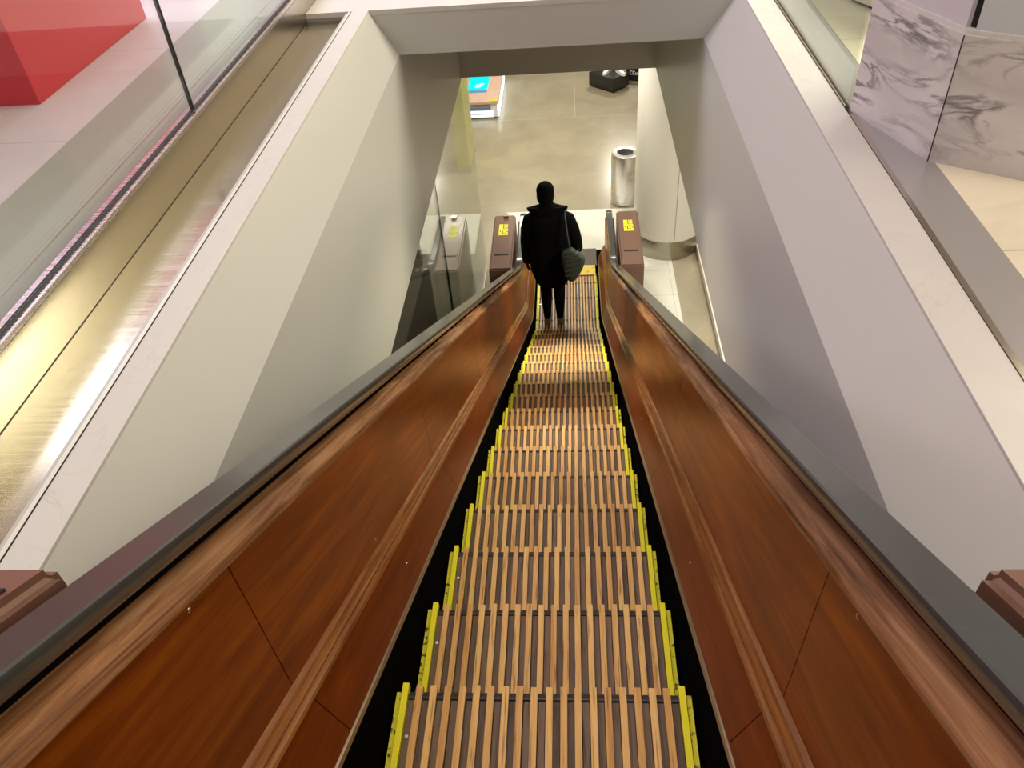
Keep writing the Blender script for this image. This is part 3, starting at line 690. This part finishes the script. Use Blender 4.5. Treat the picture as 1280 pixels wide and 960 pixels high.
q = MB(); q.sphere((-.038, .005, 1.745), .1, 24, (.98, 1.12, .98)); q.sphere((-.038, -.022, 1.68), .1, 20, (.95, .92, .95)); q.build('hair', 'hair', per, True)
for sx in (-1, 1):
    q = MB(); q.sphere((-.038 + sx * .088, .03, 1.675), .03, 12, (.35, .6, 1)); q.build('ear', 'skin', per, True)
# trousers
for sx in (-1, 1):
    q = MB(); q.ell([(sx * .076, -.045, .085, .040, .050), (sx * .077, -.03, .2, .052, .058), (sx * .078, -.01, .34, .066, .072), (sx * .080, .01, .50, .070, .075), (sx * .085, .0, .72, .085, .09)])
    q.build('trouser_leg', 'coat', per, True)
# coat: cocoon body with open hem, wide collar, sleeves
def wrap(prof):
    mb = MB(); n = 36; R = []
    for cx, cy, z, rx, ry in prof:
        R.append([(cx + math.copysign(abs(math.cos(t)) ** .85, math.cos(t)) * rx, cy + math.copysign(abs(math.sin(t)) ** .9, math.sin(t)) * ry * (1 + .03 * math.sin(5 * t)), z) for t in [2 * math.pi * i / n for i in range(n)]])
    mb.rings(R); return mb
wrap([(0, 0, .555, .150, .12), (0, 0, .56, .172, .14), (.0, 0, .64, .208, .165), (.003, -.005, .75, .244, .18), (.005, -.005, .87, .260, .185), (.005, 0, 1.02, .262, .175), (.0, 0, 1.2, .258, .16), (-.005, 0, 1.33, .255, .15), (-.01, 0, 1.42, .245, .135), (-.015, 0, 1.475, .19, .11), (-.02, 0, 1.51, .10, .085)]).build('coat', 'coat', per, True)
wrap([(-.022, -.01, 1.47, .12, .10), (-.022, -.02, 1.50, .19, .09), (-.022, -.04, 1.54, .220, .060), (-.022, -.05, 1.572, .226, .042), (-.022, -.05, 1.576, .20, .036), (-.025, -.01, 1.565, .10, .09), (-.03, 0, 1.60, .075, .075), (-.033, 0, 1.615, .06, .06)]).build('collar', 'coat', per, True)
q = MB(); q.tube([(-.16, 0, 1.42), (-.215, -.005, 1.385), (-.245, -.01, 1.28), (-.262, -.02, 1.14), (-.270, .0, 1.02), (-.276, .025, .92), (-.280, .03, .835)], [.085, .092, .088, .083, .075, .066, .055], 18); q.build('sleeve', 'coat', per, True)
q = MB(); q.tube([(.12, 0, 1.42), (.19, -.005, 1.385), (.235, -.01, 1.28), (.272, -.02, 1.15), (.292, -.01, 1.03), (.26, .07, 1.04), (.225, .15, 1.07), (.205, .185, 1.09)], [.085, .092, .085, .078, .07, .062, .055, .05], 18); q.build('sleeve', 'coat', per, True)
for sx in (-1, 1):
    rr = []
    for t, w, h in ((-.095, .022, .05), (-.085, .036, .075), (-.05, .040, .095), (-.01, .040, .080), (.04, .044, .062), (.09, .048, .052), (.13, .045, .044), (.165, .030, .034), (.178, .012, .02)):
        rr.append([(sx * .077 + w * math.cos(a), t, .016 + h * .5 + h * .5 * math.sin(a)) for a in [2 * math.pi * k / 18 for k in range(18)]])
    MB().rings(rr).build('shoe', 'shoe', per, True)
    pts = ((-.10, .024), (-.085, .038), (-.03, .040), (.04, .045), (.10, .050), (.15, .042), (.178, .02))
    MB().prism([(sx * .077 + w, t) for t, w in pts] + [(sx * .077 - w, t) for t, w in pts[::-1]], 0, .024).build('shoe_sole', plain('pale_sole', (.22, .23, .20), .6), per)
bg = empty('shoulder_bag', (-.272 + .245, 7.64, LOW + .70)); tag(bg, 'dark green quilted bag hanging from the right shoulder of the person', 'bag')
outline = [(-.05, 0), (.0, .0), (.03, .03), (.10, .14), (.145, .27), (.142, .33), (.09, .39), (.03, .43), (-.01, .47), (-.055, .46), (-.115, .42), (-.135, .37), (-.115, .22), (-.09, .08)]
mb = MB(); n = len(outline); L = []
for yy, k in ((-.055, .75), (-.035, .93), (0, 1.0), (.03, .93), (.045, .75)):
    cxm, czm = 0, .25; L.append([((x - cxm) * k + cxm, yy, (z - czm) * k + czm) for x, z in outline])
mb.rings(L); bb = mb.build('body', 'bag', bg, True)
sb_ = bb.modifiers.new('sub', 'SUBSURF'); sb_.levels = 1; sb_.render_levels = 2
q = MB()
for i in range(6):
    z = .12 + i * .06; q.tube([(-.095 + .004 * i, -.058, z), (0, -.064, z + .012), (.10 - .012 * abs(i - 3), -.056, z + .045)], .0035, 6)
q.build('quilting', 'bag', bg, True)
MB().tube([(-.03, 0, .44), (-.045, -.0, .55), (-.06, .02, .68), (-.075, .08, .80), (-.08, .16, .835), (-.06, .32, .80)], .008, 8).build('strap', 'strap', bg, True)

# ------------------------------------------------------------------ lights
def area(name, loc, size, power, col, rot=(0, 0, 0), sy=None):
    l = bpy.data.lights.new(name, 'AREA'); l.energy = power; l.color = col; l.shape = 'RECTANGLE'; l.size = size; l.size_y = sy or size
    o = bpy.data.objects.new(name, l); COL.objects.link(o); o.location = loc; o.rotation_euler = rot; return o
def fixture(name, x, y, z, w, d, label, col, power, group):
    p = empty(name, (x, y, z)); tag(p, label, 'ceiling light', group)
    mb = MB(); mb.box(-w / 2 - .03, w / 2 + .03, -d / 2 - .03, d / 2 + .03, -.02, 0); mb.build('frame', 'ceil', p)
    a = area(name + '_lamp', (0, 0, -.03), w, power, col, sy=d); a.parent = p
    return p
G1 = 'ceiling lights of the upper hall'; WARM = (1, .95, .76); LIL = (.86, .80, 1.0); WH = (1, .96, .90)
fixture('ceiling_light', -3.6, 6.0, Z(2.18), 2.6, 2.6, 'large cool ceiling light above the red plinth', LIL, 230, G1)
fixture('ceiling_light', -5.4, -1.2, Z(2.18), 2.0, 2.0, 'cool ceiling light at the near left corner of the upper hall', LIL, 90, G1)  # added to brighten the red plinth's front face and the pale floor
fixture('ceiling_light', 4.6, 1.6, Z(2.18), 2.4, 2.0, 'warm ceiling light at the near right corner of the upper hall', WARM, 80, G1)  # added so that the front of the marble column gets more light
fixture('ceiling_light', 4.3, 6.3, Z(2.18), 2.4, 2.8, 'large warm ceiling light above the marble column', WARM, 520, G1)
fixture('ceiling_light', -.1, .6, Z(2.18), 1.2, 1.2, 'warm ceiling light above the head of the escalator', (1, .92, .74), 52, G1)  # unseen lamp, there to light the nearest steps
G2 = 'ceiling lights of the lower hall'
for i, (x, y, p, lb) in enumerate(((-.3, 12.0, 80, 'ceiling light over the escalator foot'), (-1.2, 14.5, 60, 'ceiling light in front of the display case'), (1.2, 17.5, 110, 'ceiling light over the black plinths'), (3.6, 10.5, 60, 'ceiling light right of the round column'), (-3.9, 8.5, 25, 'ceiling light behind the glass partition'))):
    fixture('ceiling_light', x, y, ZB - .001, .7, .7, lb, (1, .94, .80), p, G2)
fixture('ceiling_light', 2.2, 6.6, ZB - .001, .6, .6, 'ceiling light on the near side of the round column', (1, .94, .80), 110, G2)  # hidden lamp added to brighten the camera side of the column
fixture('ceiling_light', -.1, 9.3, ZB - .001, .6, .6, 'ceiling light straight above the comb plate', (1, .94, .82), 42, G2)  # added to brighten the tiles and newels at the escalator foot
def downlight(x, y, z, tgt, power, size, label):
    p = empty('downlight', (x, y, z)); tag(p, label, 'downlight', 'downlights under the header')
    MB().lathe((0, 0, 0), [(.075, 0), (.07, -.012), (.055, -.012), (.05, .0)]).build('bezel', 'steel2', p, True)
    l = bpy.data.lights.new('spot', 'SPOT'); l.energy = power; l.color = (1, .84, .55); l.spot_size = math.radians(size); l.spot_blend = 1; l.shadow_soft_size = .06
    o = bpy.data.objects.new('lamp', l); COL.objects.link(o); o.parent = p; o.location = (0, 0, -.02)
    o.rotation_euler = (Vector(tgt) - Vector((x, y, z - .02))).to_track_quat('-Z', 'Y').to_euler()
downlight(CX, 6.6, ZCr, (CX, 5.7, zi(5.7)), 650, 40, 'downlight under the header in the middle above the steps')
downlight(CX - .6, 5.5, ZCr, (CX + .5, 3.7, zi(3.7) + .6), 300, 46, 'downlight under the header towards the left wall')  # added spot that brightens the middle of the right wood panels
downlight(CX + .6, 5.5, ZCr, (CX - .5, 3.7, zi(3.7) + .6), 300, 46, 'downlight under the header towards the right wall')  # its mirror twin, added to brighten the left wood panels
W = bpy.data.worlds.new('world'); S.world = W; W.use_nodes = True
W.node_tree.nodes['Background'].inputs[0].default_value = (.5, .5, .5, 1); W.node_tree.nodes['Background'].inputs[1].default_value = .2

# unseen panels added to give the steel shelf red and gold reflections
for (y0, y1, mt, lb) in ((2.0, 4.0, 'red', 'tall red panel on the far left wall'), (4.3, 6.2, 'gold', 'tall gold panel on the far left wall'), (6.5, 8.5, 'red', 'second tall red panel on the far left wall, towards the corner')):
    p = empty('wall_panel', (-6.95, (y0 + y1) / 2, ZT + 1.5)); tag(p, lb, 'panel', 'coloured panels on the far left wall'); h = (y1 - y0) / 2
    MB().box(-.03, .03, -h, h, -1.3, 1.8, .01).build('board', mt, p)

# ------------------------------------------------------------------ camera
cam = bpy.data.cameras.new('camera'); co = bpy.data.objects.new('camera', cam); COL.objects.link(co); S.camera = co
cam.sensor_width = 36; cam.sensor_fit = 'HORIZONTAL'; cam.lens = 36 * 995.85 / 1280; cam.clip_start = .02
R_ = Vector((0.99643065, 0.04859453, -0.06902564)); D_ = Vector((-0.01960395, -0.66212532, -0.74913667)); F_ = Vector((-0.08210757, 0.74781591, -0.65880932))
m = Matrix((( R_.x, -D_.x, -F_.x, 0), (R_.y, -D_.y, -F_.y, 0), (R_.z, -D_.z, -F_.z, ZC), (0, 0, 0, 1)))
co.matrix_world = m
S.view_settings.view_transform = 'Standard'; S.view_settings.look = 'None'; S.view_settings.gamma = 1; S.view_settings.use_curve_mapping = False
S.view_settings.exposure = 0.0
